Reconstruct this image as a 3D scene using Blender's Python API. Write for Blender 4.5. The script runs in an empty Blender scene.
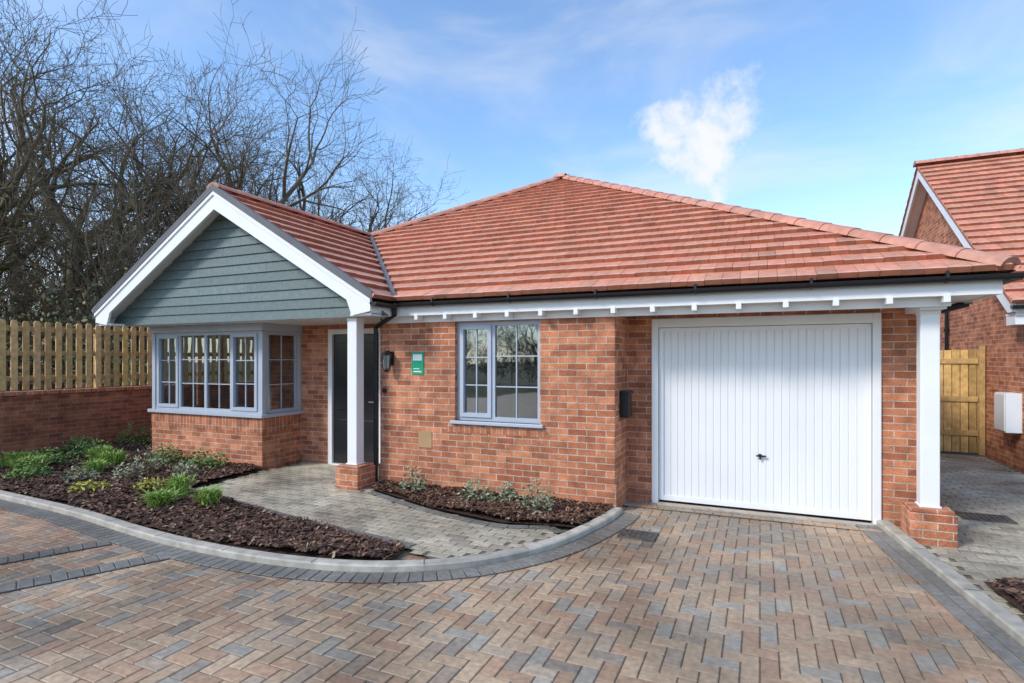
import bpy, math, random
import numpy as np
from mathutils import Vector
rnd = random.Random(7)
S = bpy.context.scene
Z = Vector((0,0,1))
# ---------------------------------------------------------------- helpers
class MB:
    def __init__(s): s.v=[];s.f=[];s.m=[];s.c=[];s.uv=[]
    def face(s,pts,col=(1,1,1),mat=0,uv=None):
        b=len(s.v); P=[Vector(p) for p in pts]
        s.v.extend(P); s.f.append(tuple(range(b,b+len(P)))); s.m.append(mat); s.c.append(col)
        if uv is None:
            n=(P[1]-P[0]).cross(P[2]-P[0])
            a=[abs(n.x),abs(n.y),abs(n.z)]; k=a.index(max(a))
            if k==2: uv=[(p.x,p.y) for p in P]
            elif k==1: uv=[(p.x,p.z) for p in P]
            else: uv=[(p.y,p.z) for p in P]
        s.uv.extend(uv)
    def obox(s,O,U,N,u0,u1,z0,z1,d0,d1,col=(1,1,1),mat=0):
        O=Vector(O);U=Vector(U);N=Vector(N)
        g=lambda u,z,d:O+U*u+N*d+Z*z
        a=[g(u0,z0,d0),g(u1,z0,d0),g(u1,z1,d0),g(u0,z1,d0)]
        b=[g(u0,z0,d1),g(u1,z0,d1),g(u1,z1,d1),g(u0,z1,d1)]
        for q in ([a[0],a[1],a[2],a[3]],[b[1],b[0],b[3],b[2]],[a[1],b[1],b[2],a[2]],[b[0],a[0],a[3],b[3]],[a[3],a[2],b[2],b[3]],[b[0],b[1],a[1],a[0]]):
            s.face(q,col,mat)
    def box(s,x0,x1,y0,y1,z0,z1,col=(1,1,1),mat=0):
        s.obox((0,0,0),(1,0,0),(0,1,0),x0,x1,z0,z1,y0,y1,col,mat)
    def tube(s,p,q,r0,r1,n=8,col=(1,1,1),mat=0,caps=True):
        p=Vector(p);q=Vector(q);d=(q-p).normalized()
        a=d.orthogonal().normalized();b=d.cross(a)
        A=[p+(a*math.cos(2*math.pi*i/n)+b*math.sin(2*math.pi*i/n))*r0 for i in range(n)]
        B=[q+(a*math.cos(2*math.pi*i/n)+b*math.sin(2*math.pi*i/n))*r1 for i in range(n)]
        for i in range(n):
            j=(i+1)%n; s.face([A[i],A[j],B[j],B[i]],col,mat)
        if caps: s.face(A[::-1],col,mat); s.face(B,col,mat)
    def build(s,name,parent,mats,smooth=False,bevel=0):
        me=bpy.data.meshes.new(name)
        me.from_pydata([tuple(p) for p in s.v],[],s.f)
        if not isinstance(mats,(list,tuple)): mats=[mats]
        for m in mats: me.materials.append(m)
        me.polygons.foreach_set('material_index',s.m)
        uvl=me.uv_layers.new(name='UVMap'); uvl.data.foreach_set('uv',[x for u in s.uv for x in u])
        ca=me.color_attributes.new(name='Col',type='FLOAT_COLOR',domain='CORNER')
        arr=[]
        for f,c in zip(s.f,s.c): arr.extend([c[0],c[1],c[2],1.0]*len(f))
        ca.data.foreach_set('color',arr)
        me.update()
        ob=bpy.data.objects.new(name,me); S.collection.objects.link(ob)
        if parent: ob.parent=parent
        if bevel:
            import bmesh
            bm=bmesh.new(); bm.from_mesh(me); bmesh.ops.remove_doubles(bm,verts=bm.verts,dist=1e-5); bm.to_mesh(me); bm.free()
            md=ob.modifiers.new('b','BEVEL'); md.width=bevel; md.segments=2; md.limit_method='ANGLE'
        if smooth:
            me.polygons.foreach_set('use_smooth',[True]*len(me.polygons))
        return ob
def empty(name,loc=(0,0,0)):
    e=bpy.data.objects.new(name,None); S.collection.objects.link(e); e.location=(0,0,0); return e

def mat(name,color,rough=.6,var=0,vscale=3,bump=0,bscale=60,spec=.4,attr=False,metal=0,detail=3,roughvar=0):
    m=bpy.data.materials.new(name); m.use_nodes=True; nt=m.node_tree; N=nt.nodes; L=nt.links
    b=N['Principled BSDF']; b.inputs['Roughness'].default_value=rough; b.inputs['Specular IOR Level'].default_value=spec
    b.inputs['Metallic'].default_value=metal
    tc=N.new('ShaderNodeTexCoord')
    rgb=N.new('ShaderNodeRGB'); rgb.outputs[0].default_value=(*color,1); out=rgb.outputs[0]
    if attr:
        at=N.new('ShaderNodeAttribute'); at.attribute_name='Col'
        mx=N.new('ShaderNodeMix'); mx.data_type='RGBA'; mx.blend_type='MULTIPLY'; mx.inputs[0].default_value=1
        L.new(out,mx.inputs[6]); L.new(at.outputs['Color'],mx.inputs[7]); out=mx.outputs[2]
    if var:
        no=N.new('ShaderNodeTexNoise'); no.inputs['Scale'].default_value=vscale; no.inputs['Detail'].default_value=detail
        L.new(tc.outputs['Object'],no.inputs['Vector'])
        mr=N.new('ShaderNodeMapRange'); mr.inputs[1].default_value=.3; mr.inputs[2].default_value=.7; mr.inputs[3].default_value=1-var; mr.inputs[4].default_value=1+var
        L.new(no.outputs[0],mr.inputs[0])
        vm=N.new('ShaderNodeVectorMath'); vm.operation='SCALE'; L.new(out,vm.inputs[0]); L.new(mr.outputs[0],vm.inputs['Scale']); out=vm.outputs[0]
        if roughvar:
            m2=N.new('ShaderNodeMapRange'); m2.inputs[1].default_value=.38; m2.inputs[2].default_value=.62; m2.inputs[3].default_value=rough-roughvar; m2.inputs[4].default_value=rough+roughvar
            n2=N.new('ShaderNodeTexNoise'); n2.inputs['Scale'].default_value=.9; n2.inputs['Detail'].default_value=4
            L.new(tc.outputs['Object'],n2.inputs['Vector']); L.new(n2.outputs[0],m2.inputs[0]); L.new(m2.outputs[0],b.inputs['Roughness'])
            m3=N.new('ShaderNodeMapRange'); m3.inputs[1].default_value=.38; m3.inputs[2].default_value=.62; m3.inputs[3].default_value=.64; m3.inputs[4].default_value=1.14
            L.new(n2.outputs[0],m3.inputs[0])
            v3=N.new('ShaderNodeVectorMath'); v3.operation='SCALE'; L.new(out,v3.inputs[0]); L.new(m3.outputs[0],v3.inputs['Scale']); out=v3.outputs[0]
    L.new(out,b.inputs['Base Color'])
    if bump:
        nb=N.new('ShaderNodeTexNoise'); nb.inputs['Scale'].default_value=bscale; nb.inputs['Detail'].default_value=3
        L.new(tc.outputs['Object'],nb.inputs['Vector'])
        bp=N.new('ShaderNodeBump'); bp.inputs['Strength'].default_value=bump; bp.inputs['Distance'].default_value=.01
        L.new(nb.outputs[0],bp.inputs['Height']); L.new(bp.outputs[0],b.inputs['Normal'])
    return m
def brickmat(name,c1,c2,mortar,bw=.225,bh=.075,ms=.005,swap=False,rough=.8,offset=.5):
    m=bpy.data.materials.new(name); m.use_nodes=True; nt=m.node_tree; N=nt.nodes; L=nt.links
    b=N['Principled BSDF']; b.inputs['Roughness'].default_value=rough; b.inputs['Specular IOR Level'].default_value=.25
    tc=N.new('ShaderNodeTexCoord'); mp=N.new('ShaderNodeMapping')
    if swap: mp.inputs['Rotation'].default_value=(0,0,math.pi/2)
    L.new(tc.outputs['UV'],mp.inputs['Vector'])
    bt=N.new('ShaderNodeTexBrick'); bt.inputs['Scale'].default_value=1; bt.inputs['Brick Width'].default_value=bw; bt.inputs['Row Height'].default_value=bh
    bt.inputs['Mortar Size'].default_value=ms; bt.inputs['Mortar Smooth'].default_value=.25; bt.inputs['Color1'].default_value=(*c1,1); bt.inputs['Color2'].default_value=(*c2,1)
    bt.inputs['Mortar'].default_value=(*mortar,1); bt.offset=offset
    nw=N.new('ShaderNodeTexNoise'); nw.inputs['Scale'].default_value=18; nw.inputs['Detail'].default_value=1; L.new(tc.outputs['Object'],nw.inputs['Vector'])
    sub=N.new('ShaderNodeVectorMath'); sub.operation='SUBTRACT'; sub.inputs[1].default_value=(.5,.5,.5); L.new(nw.outputs[1],sub.inputs[0])
    sc=N.new('ShaderNodeVectorMath'); sc.operation='SCALE'; sc.inputs['Scale'].default_value=.006; L.new(sub.outputs[0],sc.inputs[0])
    ad=N.new('ShaderNodeVectorMath'); L.new(mp.outputs[0],ad.inputs[0]); L.new(sc.outputs[0],ad.inputs[1]); L.new(ad.outputs[0],bt.inputs['Vector'])
    out=bt.outputs[0]
    for s_,lo,hi in ((1.1,.84,1.12),(7,.72,1.28),(60,.80,1.2)):
        no=N.new('ShaderNodeTexNoise'); no.inputs['Scale'].default_value=s_; no.inputs['Detail'].default_value=2; L.new(tc.outputs['Object'],no.inputs['Vector'])
        mr=N.new('ShaderNodeMapRange'); mr.inputs[1].default_value=.3; mr.inputs[2].default_value=.7; mr.inputs[3].default_value=lo; mr.inputs[4].default_value=hi; L.new(no.outputs[0],mr.inputs[0])
        vm=N.new('ShaderNodeVectorMath'); vm.operation='SCALE'; L.new(out,vm.inputs[0]); L.new(mr.outputs[0],vm.inputs['Scale']); out=vm.outputs[0]
    L.new(out,b.inputs['Base Color'])
    sb=N.new('ShaderNodeMath'); sb.operation='MULTIPLY_ADD'; sb.inputs[1].default_value=-1; L.new(bt.outputs[1],sb.inputs[0]); 
    ns=N.new('ShaderNodeTexNoise'); ns.inputs['Scale'].default_value=90; ns.inputs['Detail'].default_value=1; L.new(tc.outputs['Object'],ns.inputs['Vector'])
    L.new(ns.outputs[0],sb.inputs[2])
    bp=N.new('ShaderNodeBump'); bp.inputs['Strength'].default_value=.6; bp.inputs['Distance'].default_value=.006
    L.new(sb.outputs[0],bp.inputs['Height']); L.new(bp.outputs[0],b.inputs['Normal'])
    return m
def glassmat():
    m=bpy.data.materials.new('window_glass'); m.use_nodes=True; nt=m.node_tree; N=nt.nodes; L=nt.links
    N.remove(N['Principled BSDF']); o=N['Material Output']
    t=N.new('ShaderNodeBsdfTransparent'); t.inputs[0].default_value=(.62,.68,.68,1)
    g=N.new('ShaderNodeBsdfGlossy'); g.inputs['Roughness'].default_value=.02; g.inputs[0].default_value=(.85,.92,.95,1)
    f=N.new('ShaderNodeFresnel'); f.inputs[0].default_value=1.7
    ad=N.new('ShaderNodeMath'); ad.operation='ADD'; ad.inputs[1].default_value=.24; L.new(f.outputs[0],ad.inputs[0])
    tc=N.new('ShaderNodeTexCoord'); no=N.new('ShaderNodeTexNoise'); no.inputs['Scale'].default_value=1.5; L.new(tc.outputs['Object'],no.inputs[0])
    bp=N.new('ShaderNodeBump'); bp.inputs['Strength'].default_value=.12; bp.inputs['Distance'].default_value=.02; L.new(no.outputs[0],bp.inputs['Height']); L.new(bp.outputs[0],g.inputs['Normal'])
    mx=N.new('ShaderNodeMixShader'); L.new(ad.outputs[0],mx.inputs[0]); L.new(t.outputs[0],mx.inputs[1]); L.new(g.outputs[0],mx.inputs[2]); L.new(mx.outputs[0],o.inputs[0])
    return m

M={}
M['brick']=brickmat('red_brick',(.60,.235,.115),(.34,.11,.055),(.50,.41,.33),ms=.0058)
M['soldier']=brickmat('soldier_brick',(.57,.215,.105),(.36,.115,.058),(.50,.41,.33),bw=.215,bh=.075,swap=True,offset=0)
M['brick2']=brickmat('wall_brick',(.45,.15,.07),(.27,.08,.042),(.34,.27,.21))
M['tile']=mat('roof_tile',(.66,.29,.185),.52,var=.16,vscale=14,bump=.3,bscale=120,attr=True,spec=.45)
M['ridge']=mat('ridge_tile',(.58,.265,.185),.6,var=.2,vscale=8,bump=.3,attr=True)
M['white']=mat('white_paint',(.82,.82,.81),.35,var=.03,vscale=2)
M['door_white']=mat('garage_white',(.82,.83,.83),.35,var=.035,vscale=1.2)
M['grey']=mat('window_frame_grey',(.44,.48,.54),.4,var=.04)
M['clad']=mat('slate_green_cladding',(.135,.18,.175),.6,var=.15,vscale=25,bump=.3,bscale=80,attr=True)
M['black']=mat('black_plastic',(.015,.015,.017),.3,var=.1)
M['blackdoor']=mat('black_door_paint',(.02,.021,.024),.2,var=.1)
M['lead']=mat('lead_grey',(.12,.12,.13),.6,var=.15)
M['concrete']=mat('concrete_kerb',(.44,.405,.34),.75,var=.22,vscale=9,bump=.4,attr=True)
M['paver']=mat('block_paving',(1,1,1),.45,var=.22,vscale=26,bump=.5,bscale=140,attr=True,spec=.4,roughvar=.22)
M['joint']=mat('paving_joint',(.16,.13,.10),.8,var=.3,vscale=20)
M['soil']=mat('bark_soil',(.065,.034,.022),.85,var=.5,vscale=30,bump=1,bscale=50)
M['chip']=mat('bark_chip',(1,1,1),.75,attr=True,var=.3,vscale=60)
M['wood']=mat('fence_wood',(.62,.40,.16),.75,var=.22,vscale=12,bump=.4,attr=True)
M['leaf']=mat('leaf',(1,1,1),.6,attr=True)
M['bark']=mat('tree_bark',(.135,.108,.07),.9,var=.5,vscale=2.5,attr=True)
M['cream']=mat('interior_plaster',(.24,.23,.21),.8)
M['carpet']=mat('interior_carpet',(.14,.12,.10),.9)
M['blind']=mat('roller_blind',(.55,.54,.50),.8)
M['glass']=glassmat()
M['green']=mat('green_plaque',(.01,.36,.17),.4)
M['vent']=mat('buff_airbrick',(.48,.30,.15),.8,var=.15)
M['steel']=mat('steel',(.5,.5,.5),.3,metal=1)
M['iron']=mat('drain_iron',(.09,.08,.07),.5,var=.4,vscale=20,bump=.3)

# ---------------------------------------------------------------- walls
def wall(mb,O,U,N,u0,u1,z0,z1,th,ops=()):
    """wall sheet with real reveals. N points outward; wall occupies d in [-th,0]"""
    O=Vector(O);U=Vector(U);N=Vector(N); g=lambda u,z,d:O+U*u+N*d+Z*z
    us=sorted({u0,u1,*[o[0] for o in ops],*[o[1] for o in ops]}); zs=sorted({z0,z1,*[o[2] for o in ops],*[o[3] for o in ops]})
    for a,b in zip(us,us[1:]):
        for c,d in zip(zs,zs[1:]):
            mu,mz=(a+b)/2,(c+d)/2
            if any(o[0]<mu<o[1] and o[2]<mz<o[3] for o in ops): continue
            mb.face([g(a,c,0),g(b,c,0),g(b,d,0),g(a,d,0)]); mb.face([g(b,c,-th),g(a,c,-th),g(a,d,-th),g(b,d,-th)])
    for a,b,c,d in ops:
        mb.face([g(a,c,0),g(a,d,0),g(a,d,-th),g(a,c,-th)]); mb.face([g(b,d,0),g(b,c,0),g(b,c,-th),g(b,d,-th)])
        mb.face([g(a,d,0),g(b,d,0),g(b,d,-th),g(a,d,-th)]); mb.face([g(b,c,0),g(a,c,0),g(a,c,-th),g(b,c,-th)])
    mb.face([g(u0,z0,0),g(u0,z1,0),g(u0,z1,-th),g(u0,z0,-th)]); mb.face([g(u1,z1,0),g(u1,z0,0),g(u1,z0,-th),g(u1,z1,-th)])
    mb.face([g(u0,z1,0),g(u1,z1,0),g(u1,z1,-th),g(u0,z1,-th)])
def window(parent,name,O,U,N,w,z0,z1,panes,bars=(1,2),fr=.055):
    mb=MB()
    mb.obox(O,U,N,0,w,z0,z0+fr,-.09,0); mb.obox(O,U,N,0,w,z1-fr,z1,-.09,0)
    edges=[p[0] for p in panes]+[panes[-1][1]]
    for e in edges:
        a=max(0,e-fr/2); b=min(w,e+fr/2)
        if e==0: b=fr
        if abs(e-w)<1e-6: a=w-fr
        mb.obox(O,U,N,a,b,z0+fr,z1-fr,-.088,-.002)
    gl=MB()
    for (a,b,op) in panes:
        a2=a+(fr if a==0 else fr/2); b2=b-(fr if abs(b-w)<1e-6 else fr/2); c2=z0+fr; d2=z1-fr
        if op:
            s=.04
            mb.obox(O,U,N,a2-.01,b2+.01,c2-.01,c2+s,-.05,.018); mb.obox(O,U,N,a2-.01,b2+.01,d2-s,d2+.01,-.05,.018)
            mb.obox(O,U,N,a2-.01,a2+s,c2+s,d2-s,-.05,.0175); mb.obox(O,U,N,b2-s,b2+.01,c2+s,d2-s,-.05,.0175)
            a2+=s;b2-=s;c2+=s;d2-=s
        for i in range(bars[0]):
            u=a2+(b2-a2)*(i+1)/(bars[0]+1); mb.obox(O,U,N,u-.007,u+.007,c2,d2,-.045,-.018)
        for i in range(bars[1]):
            z=c2+(d2-c2)*(i+1)/(bars[1]+1); mb.obox(O,U,N,a2,b2,z-.007,z+.007,-.044,-.019)
        OO=Vector(O);UU=Vector(U);NN=Vector(N); g=lambda u,z:OO+UU*u+NN*(-.03)+Z*z
        gl.face([g(a2,c2),g(b2,c2),g(b2,d2),g(a2,d2)])
    mb.build(name+'_frame',parent,M['grey']); gl.build(name+'_glass',parent,M['glass'])
# ---------------------------------------------------------------- roof tiling
def tilecol(r=rnd):
    b=r.uniform(.89,1.10); h=r.uniform(-.05,.05)
    if r.random()<.07: b*=.84
    return (b*(1+h*.5),b*(1-h),b*(1-h))
def roof(mb,A,B,C,D,gauge=.29,tw=.165):
    """A,B eave left->right seen from outside, C top right, D top left"""
    A,B,C,D=map(Vector,(A,B,C,D)); U=(B-A); W=U.length; U/=W
    dv=(D-A); dv=dv-U*dv.dot(U); Lv=dv.length; V=dv/Lv; n=U.cross(V)
    uD=(D-A).dot(U); uC=(C-A).dot(U)
    lo=lambda v:uD*v/Lv; hi=lambda v:W+(uC-W)*v/Lv
    g=lambda u,v,h:A+U*u+V*v+n*h
    mb.face([g(0,0,-.02),g(W,0,-.02),g(uC,Lv,-.02),g(uD,Lv,-.02)],(.5,.5,.5))
    nr=int(math.ceil(Lv/gauge)); gg=Lv/nr
    for i in range(nr):
        v0=i*gg-(.05 if i==0 else 0); v1=min((i+1)*gg+.03,Lv)
        off=(i%2)*tw/2; k0=int(math.floor((lo(max(v0,0))-off)/tw))-1
        u=off+k0*tw
        while u<hi(max(v0,0)):
            cl=lambda uu,v: min(max(uu,lo(max(v,0))),hi(max(v,0)))
            ga=.0018
            a0,b0,a1,b1=cl(u+ga,v0),cl(u+tw-ga,v0),cl(u+ga,v1),cl(u+tw-ga,v1)
            if b0-a0>.004:
                j=rnd.uniform(-.002,.003); dvv=rnd.uniform(-.003,.003); hb=.066+j; ht=.014
                p=[g(a0,v0+dvv,hb),g(b0,v0+dvv,hb+rnd.uniform(-.002,.002)),g(b1,v1,ht),g(a1,v1,ht)]
                c=tilecol(); vm=v0+dvv+.035
                e0,e1=cl(a0,vm),cl(b0,vm); fr=.035/(v1-v0); hm=hb+(ht-hb)*fr
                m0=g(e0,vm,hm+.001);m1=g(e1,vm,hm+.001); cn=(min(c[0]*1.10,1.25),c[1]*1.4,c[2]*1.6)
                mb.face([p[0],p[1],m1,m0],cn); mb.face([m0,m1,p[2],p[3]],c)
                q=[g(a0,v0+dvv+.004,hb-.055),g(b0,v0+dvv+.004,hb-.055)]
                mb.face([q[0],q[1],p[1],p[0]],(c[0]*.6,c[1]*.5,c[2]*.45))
                mb.face([q[0],p[0],p[3]],c); mb.face([p[1],q[1],p[2]],c)
            u+=tw
def ridge(mb,P,Q,r=.115,seg=.38,drop=.03):
    P=Vector(P);Q=Vector(Q);L=(Q-P).length;d=(Q-P)/L;side=d.cross(Z).normalized();up=side.cross(d).normalized()
    n=max(1,int(round(L/seg)));s=L/n;k=7
    for i in range(n):
        a=P+d*(i*s-.02);b=P+d*((i+1)*s); c=tilecol()
        ra,rb=r*1.06,r*.96
        f=lambda o,R,t:o+side*math.cos(t)*R*1.25+up*(math.sin(t)*R*.85-drop)
        for j in range(k):
            t0=math.pi*j/k;t1=math.pi*(j+1)/k
            mb.face([f(a,ra,t0),f(a,ra,t1),f(b,rb,t1),f(b,rb,t0)],c)
        mb.face([f(a,ra,math.pi*j/k) for j in range(k+1)],(.75,.72,.7))
# ================================================================ HOUSE
H=empty('brick_bungalow')
WT=2.40
X1,X2,X3,X4=-9.42,-4.66,-1.474,1.44
YB,YP,YM,YG=6.2,7.0,6.15,6.75
mb=MB(); E=.004
wall(mb,(0,YG,0),(1,0,0),(0,-1,0),X3+.001,X4-E,0,WT,.25,[(-1.173,1.127,-.0,2.17)])
wall(mb,(X3,0,0),(0,1,0),(1,0,0),YM+E,YG-.001,0,WT,.2)
wall(mb,(0,YM,0),(1,0,0),(0,-1,0),X2+E,X3-E,0,WT,.25,[(-3.51,-2.365,.93,2.166)])
wall(mb,(X2,0,0),(0,-1,0),(-1,0,0),-YP+.001,-YM-E,0,WT,.25)
wall(mb,(0,YP,0),(1,0,0),(0,-1,0),X1+E,X2+.2,0,WT,.25,[(-9.1,-7.15,.4,2.2),(-6.29,-5.22,0,2.17)])
wall(mb,(X1,0,0),(0,-1,0),(-1,0,0),-17.5,-YP-.001,0,WT,.25)
wall(mb,(X4,0,0),(0,1,0),(1,0,0),YG+E,17.5,0,WT,.25)
wall(mb,(0,17.5,0),(-1,0,0),(0,1,0),-X4+E,-X1-E,0,WT,.25)
wall(mb,(0,YB,0),(1,0,0),(0,-1,0),X1+E,-6.87-E,0,.805,.2)
wall(mb,(-6.87,0,0),(0,1,0),(1,0,0),YB+E,YP-.001,0,.805,.2)
wall(mb,(X1,0,0),(0,-1,0),(-1,0,0),-YP,-YB-E,0,.805,.2)
mb.build('walls',H,M['brick'])
mb=MB()
mb.obox((0,YB,0),(1,0,0),(0,-1,0),X1,-6.87,.585,.8,-.01,.005)
mb.obox((-6.87,0,0),(0,1,0),(1,0,0),YB-.002,YP-.002,.586,.799,-.01,.005)
mb.obox((0,YM,0),(1,0,0),(0,-1,0),-3.62,-2.25,.78,.889,-.01,.004)
mb.build('header_courses',H,M['soldier'])
mb=MB()
mb.obox((0,YM,0),(1,0,0),(0,-1,0),X2-.015,X3+.017,0,.30,-.01,.017)
mb.obox((X3,0,0),(0,1,0),(1,0,0),YM-.012,YG-.002,0,.298,-.01,.014)
mb.build('plinth',H,M['brick'])
# windows
window(H,'front_window',(-3.51,YM+.06,0),(1,0,0),(0,-1,0),1.145,.93,2.166,[(0,.5,True),(.5,1.145,False)],(1,2))
mb=MB(); mb.obox((0,YM,0),(1,0,0),(0,-1,0),-3.56,-2.315,.89,.93,-.1,.05)
mb.obox((0,YB,0),(1,0,0),(0,-1,0),X1-.04,-6.83,.807,.86,-.15,.05)
mb.obox((-6.87,0,0),(0,1,0),(1,0,0),YB-.048,YP,.808,.859,-.15,.045)
mb.obox((X1,0,0),(0,1,0),(-1,0,0),YB-.048,YP,.808,.859,-.15,.045)
for x in (X1+.001,-6.951): mb.box(x,x+.08,YB+.001,YB+.081,.86,2.13)
mb.box(-6.95,-6.872,YP-.06,YP-.002,.86,2.13)
mb.build('window_sills',H,M['grey'],bevel=.006)
w=-6.951-X1-.082
window(H,'bay_window',(X1+.082,YB+.02,0),(1,0,0),(0,-1,0),w,.862,2.13,[(0,.58,True),(.58,1.2,False),(1.2,1.78,False),(1.78,w,True)],(1,2),fr=.05)
ws=YP-.06-YB-.085
window(H,'bay_side_window',(-6.89,YB+.083,0),(0,1,0),(1,0,0),ws,.862,2.13,[(0,ws,False)],(1,2))
window(H,'bay_far_side_window',(X1+.02,YP-.06,0),(0,-1,0),(-1,0,0),ws,.862,2.13,[(0,ws,False)],(1,2))
mb=MB(); mb.box(X1-.02,-6.85,YB-.025,YP-.002,2.131,2.243); mb.build('bay_head',H,M['grey'],bevel=.004)
def room(x0,x1,y0,y1,name):
    m=MB()
    m.face([(x0,y1,0),(x1,y1,0),(x1,y1,2.3),(x0,y1,2.3)]); m.face([(x0,y0,0),(x0,y1,0),(x0,y1,2.3),(x0,y0,2.3)]); m.face([(x1,y0,0),(x1,y1,0),(x1,y1,2.3),(x1,y0,2.3)])
    m.face([(x0,y0,2.3),(x1,y0,2.3),(x1,y1,2.3),(x0,y1,2.3)]); m.build(name,H,M['cream'])
    m=MB(); m.face([(x0,y0,.06),(x1,y0,.06),(x1,y1,.06),(x0,y1,.06)]); m.build(name+'_floor',H,M['carpet'])
room(-4.35,-1.75,6.42,9.8,'bedroom'); room(-9.15,-6.5,7.3,11,'lounge')
mb=MB(); mb.face([(X1+.1,YB+.1,.07),(-6.95,YB+.1,.07),(-6.95,7.3,.07),(X1+.1,7.3,.07)]); mb.build('bay_floor',H,M['carpet'])
mb=MB(); mb.box(-3.2,-2.4,9.76,9.795,.07,2.05); mb.box(-8.2,-7.4,10.96,10.995,.07,2.05); mb.box(-4.34,-1.76,9.78,9.798,.06,.2); mb.build('internal_doors',H,M['blind'])
mb=MB()
def curtain(u0,u1,y,z0,z1):
    n=max(4,int((u1-u0)/.012))
    for i in range(n):
        a=u0+(u1-u0)*i/n;b=u0+(u1-u0)*(i+1)/n
        fa=.028*math.sin(i*.9)+.01*math.sin(i*.37);fb=.028*math.sin((i+1)*.9)+.01*math.sin((i+1)*.37)
        mb.face([(a,y+fa,z0),(b,y+fb,z0),(b,y+fb,z1),(a,y+fa,z1)])
curtain(-9.3,-9.0,YB+.17,.9,2.12); curtain(-7.25,-7.0,YB+.17,.9,2.12)
mb.build('curtains',H,M['blind'])
# front door
mb=MB(); O=(0,YP-.02,0)
mb.obox(O,(1,0,0),(0,-1,0),-6.29,-6.21,0,2.17,-.1,.02); mb.obox(O,(1,0,0),(0,-1,0),-5.30,-5.22,0,2.17,-.1,.02); mb.obox(O,(1,0,0),(0,-1,0),-6.21,-5.30,2.09,2.17,-.1,.019)
mb.obox(O,(1,0,0),(0,-1,0),-6.21,-5.30,0,.05,-.1,.06)
mb.build('door_frame',H,M['white'],bevel=.004)
mb=MB(); mb.obox(O,(1,0,0),(0,-1,0),-6.205,-5.305,.055,2.085,-.06,-.015)
for a,b in ((-6.12,-5.81),(-5.70,-5.39)):
    for c,d in ((.2,.75),(.9,1.25),(1.4,1.95)):
        mb.obox(O,(1,0,0),(0,-1,0),a,b,c,d,-.02,-.005)
mb.build('front_door',H,M['blackdoor'],bevel=.006)
mb=MB(); mb.obox(O,(1,0,0),(0,-1,0),-5.89,-5.62,.8,.86,-.015,.005); mb.obox(O,(1,0,0),(0,-1,0),-5.40,-5.36,.95,1.15,-.015,.012); mb.obox(O,(1,0,0),(0,-1,0),-5.48,-5.36,1.03,1.05,.012,.04)
mb.build('door_furniture',H,M['steel'])
# garage door
mb=MB(); O=(0,YG+.02,0)
mb.obox(O,(1,0,0),(0,-1,0),-1.173,-1.10,0,2.17,-.08,.05); mb.obox(O,(1,0,0),(0,-1,0),1.054,1.127,0,2.17,-.08,.05); mb.obox(O,(1,0,0),(0,-1,0),-1.10,1.054,2.07,2.17,-.08,.049)
mb.build('garage_door_frame',H,M['white'],bevel=.005)
mb=MB(); g0,g1=-1.095,1.049
n=26; pw=(g1-g0-.1)/n
y=YG+.045
mb.box(g0,g0+.05,y-.02,y+.03,.035,2.065); mb.box(g1-.05,g1,y-.02,y+.03,.035,2.065); mb.box(g0+.05,g1-.05,y-.019,y+.03,2.015,2.065); mb.box(g0+.05,g1-.05,y-.019,y+.03,.035,.09)
for i in range(n):
    a=g0+.05+i*pw
    prof=[(a,y-.004),(a+pw*.10,y+.007),(a+pw*.20,y-.004),(a+pw,y-.004)]
    for p,q in zip(prof,prof[1:]): mb.face([(p[0],p[1],.09),(q[0],q[1],.09),(q[0],q[1],2.015),(p[0],p[1],2.015)])
mb.build('garage_door',H,M['door_white'])
mb=MB(); mb.tube((0.0,y-.03,.63),(0.0,y+.0,.63),.02,.02,12); mb.box(-.04,.06,y-.045,y-.03,.622,.638); mb.box(-.008,.008,y-.042,y-.03,.59,.622); mb.build('garage_handle',H,M['black'])
# roof
RS=(5.70-2.45)/5.95
mb=MB()
P1=(-4.15,11.9,5.70);P2=(-3.95,11.9,5.70)
a=(-9.75,5.95,2.45);b=(1.9,5.95,2.45);c=(1.9,17.85,2.45);d=(-9.75,17.85,2.45)
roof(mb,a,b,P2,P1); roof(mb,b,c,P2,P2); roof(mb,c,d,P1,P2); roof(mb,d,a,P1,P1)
GX,GZ,GS=-7.0,4.07,.6; GF=5.46; GB=8.95
hw=2.7; zf=GZ-GS*hw
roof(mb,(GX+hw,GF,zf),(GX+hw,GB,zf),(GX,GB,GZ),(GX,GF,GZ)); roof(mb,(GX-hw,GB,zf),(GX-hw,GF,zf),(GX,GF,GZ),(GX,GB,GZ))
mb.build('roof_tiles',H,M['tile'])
mb=MB()
up=.05
def lift(p,h=up): return (p[0],p[1],p[2]+h)
ridge(mb,lift(b),lift(P2),r=.10); ridge(mb,lift(c),lift(P2)); ridge(mb,lift(d),lift(P1)); ridge(mb,lift(a),lift(P1),r=.10); ridge(mb,lift(P1,.07),lift(P2,.07))
ridge(mb,(GX,GF+.02,GZ+.05),(GX,GB,GZ+.05),r=.095)
mb.build('ridge_tiles',H,M['ridge'])
mb=MB()
vt=Vector((GX,5.95+(GZ-2.45)/RS*1.0,GZ)); vb=Vector((GX+(GZ-2.45)/GS,5.95,2.45))
for sx in (0,1):
    o=Vector((0,0,.075))
    if sx: mb.face([vb+o,vb+o+Vector((.045,0,0.0)),vt+o+Vector((.045,0,0)),vt+o])
    else: mb.face([vb+o,vt+o,vt+o+Vector((0,-.045,.0)),vb+o+Vector((0,-.045,0))])
mb.build('valley_lead',H,M['lead'])
mb=MB()
mb.box(-4.33,1.87,5.99,6.02,2.25,2.42)
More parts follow.
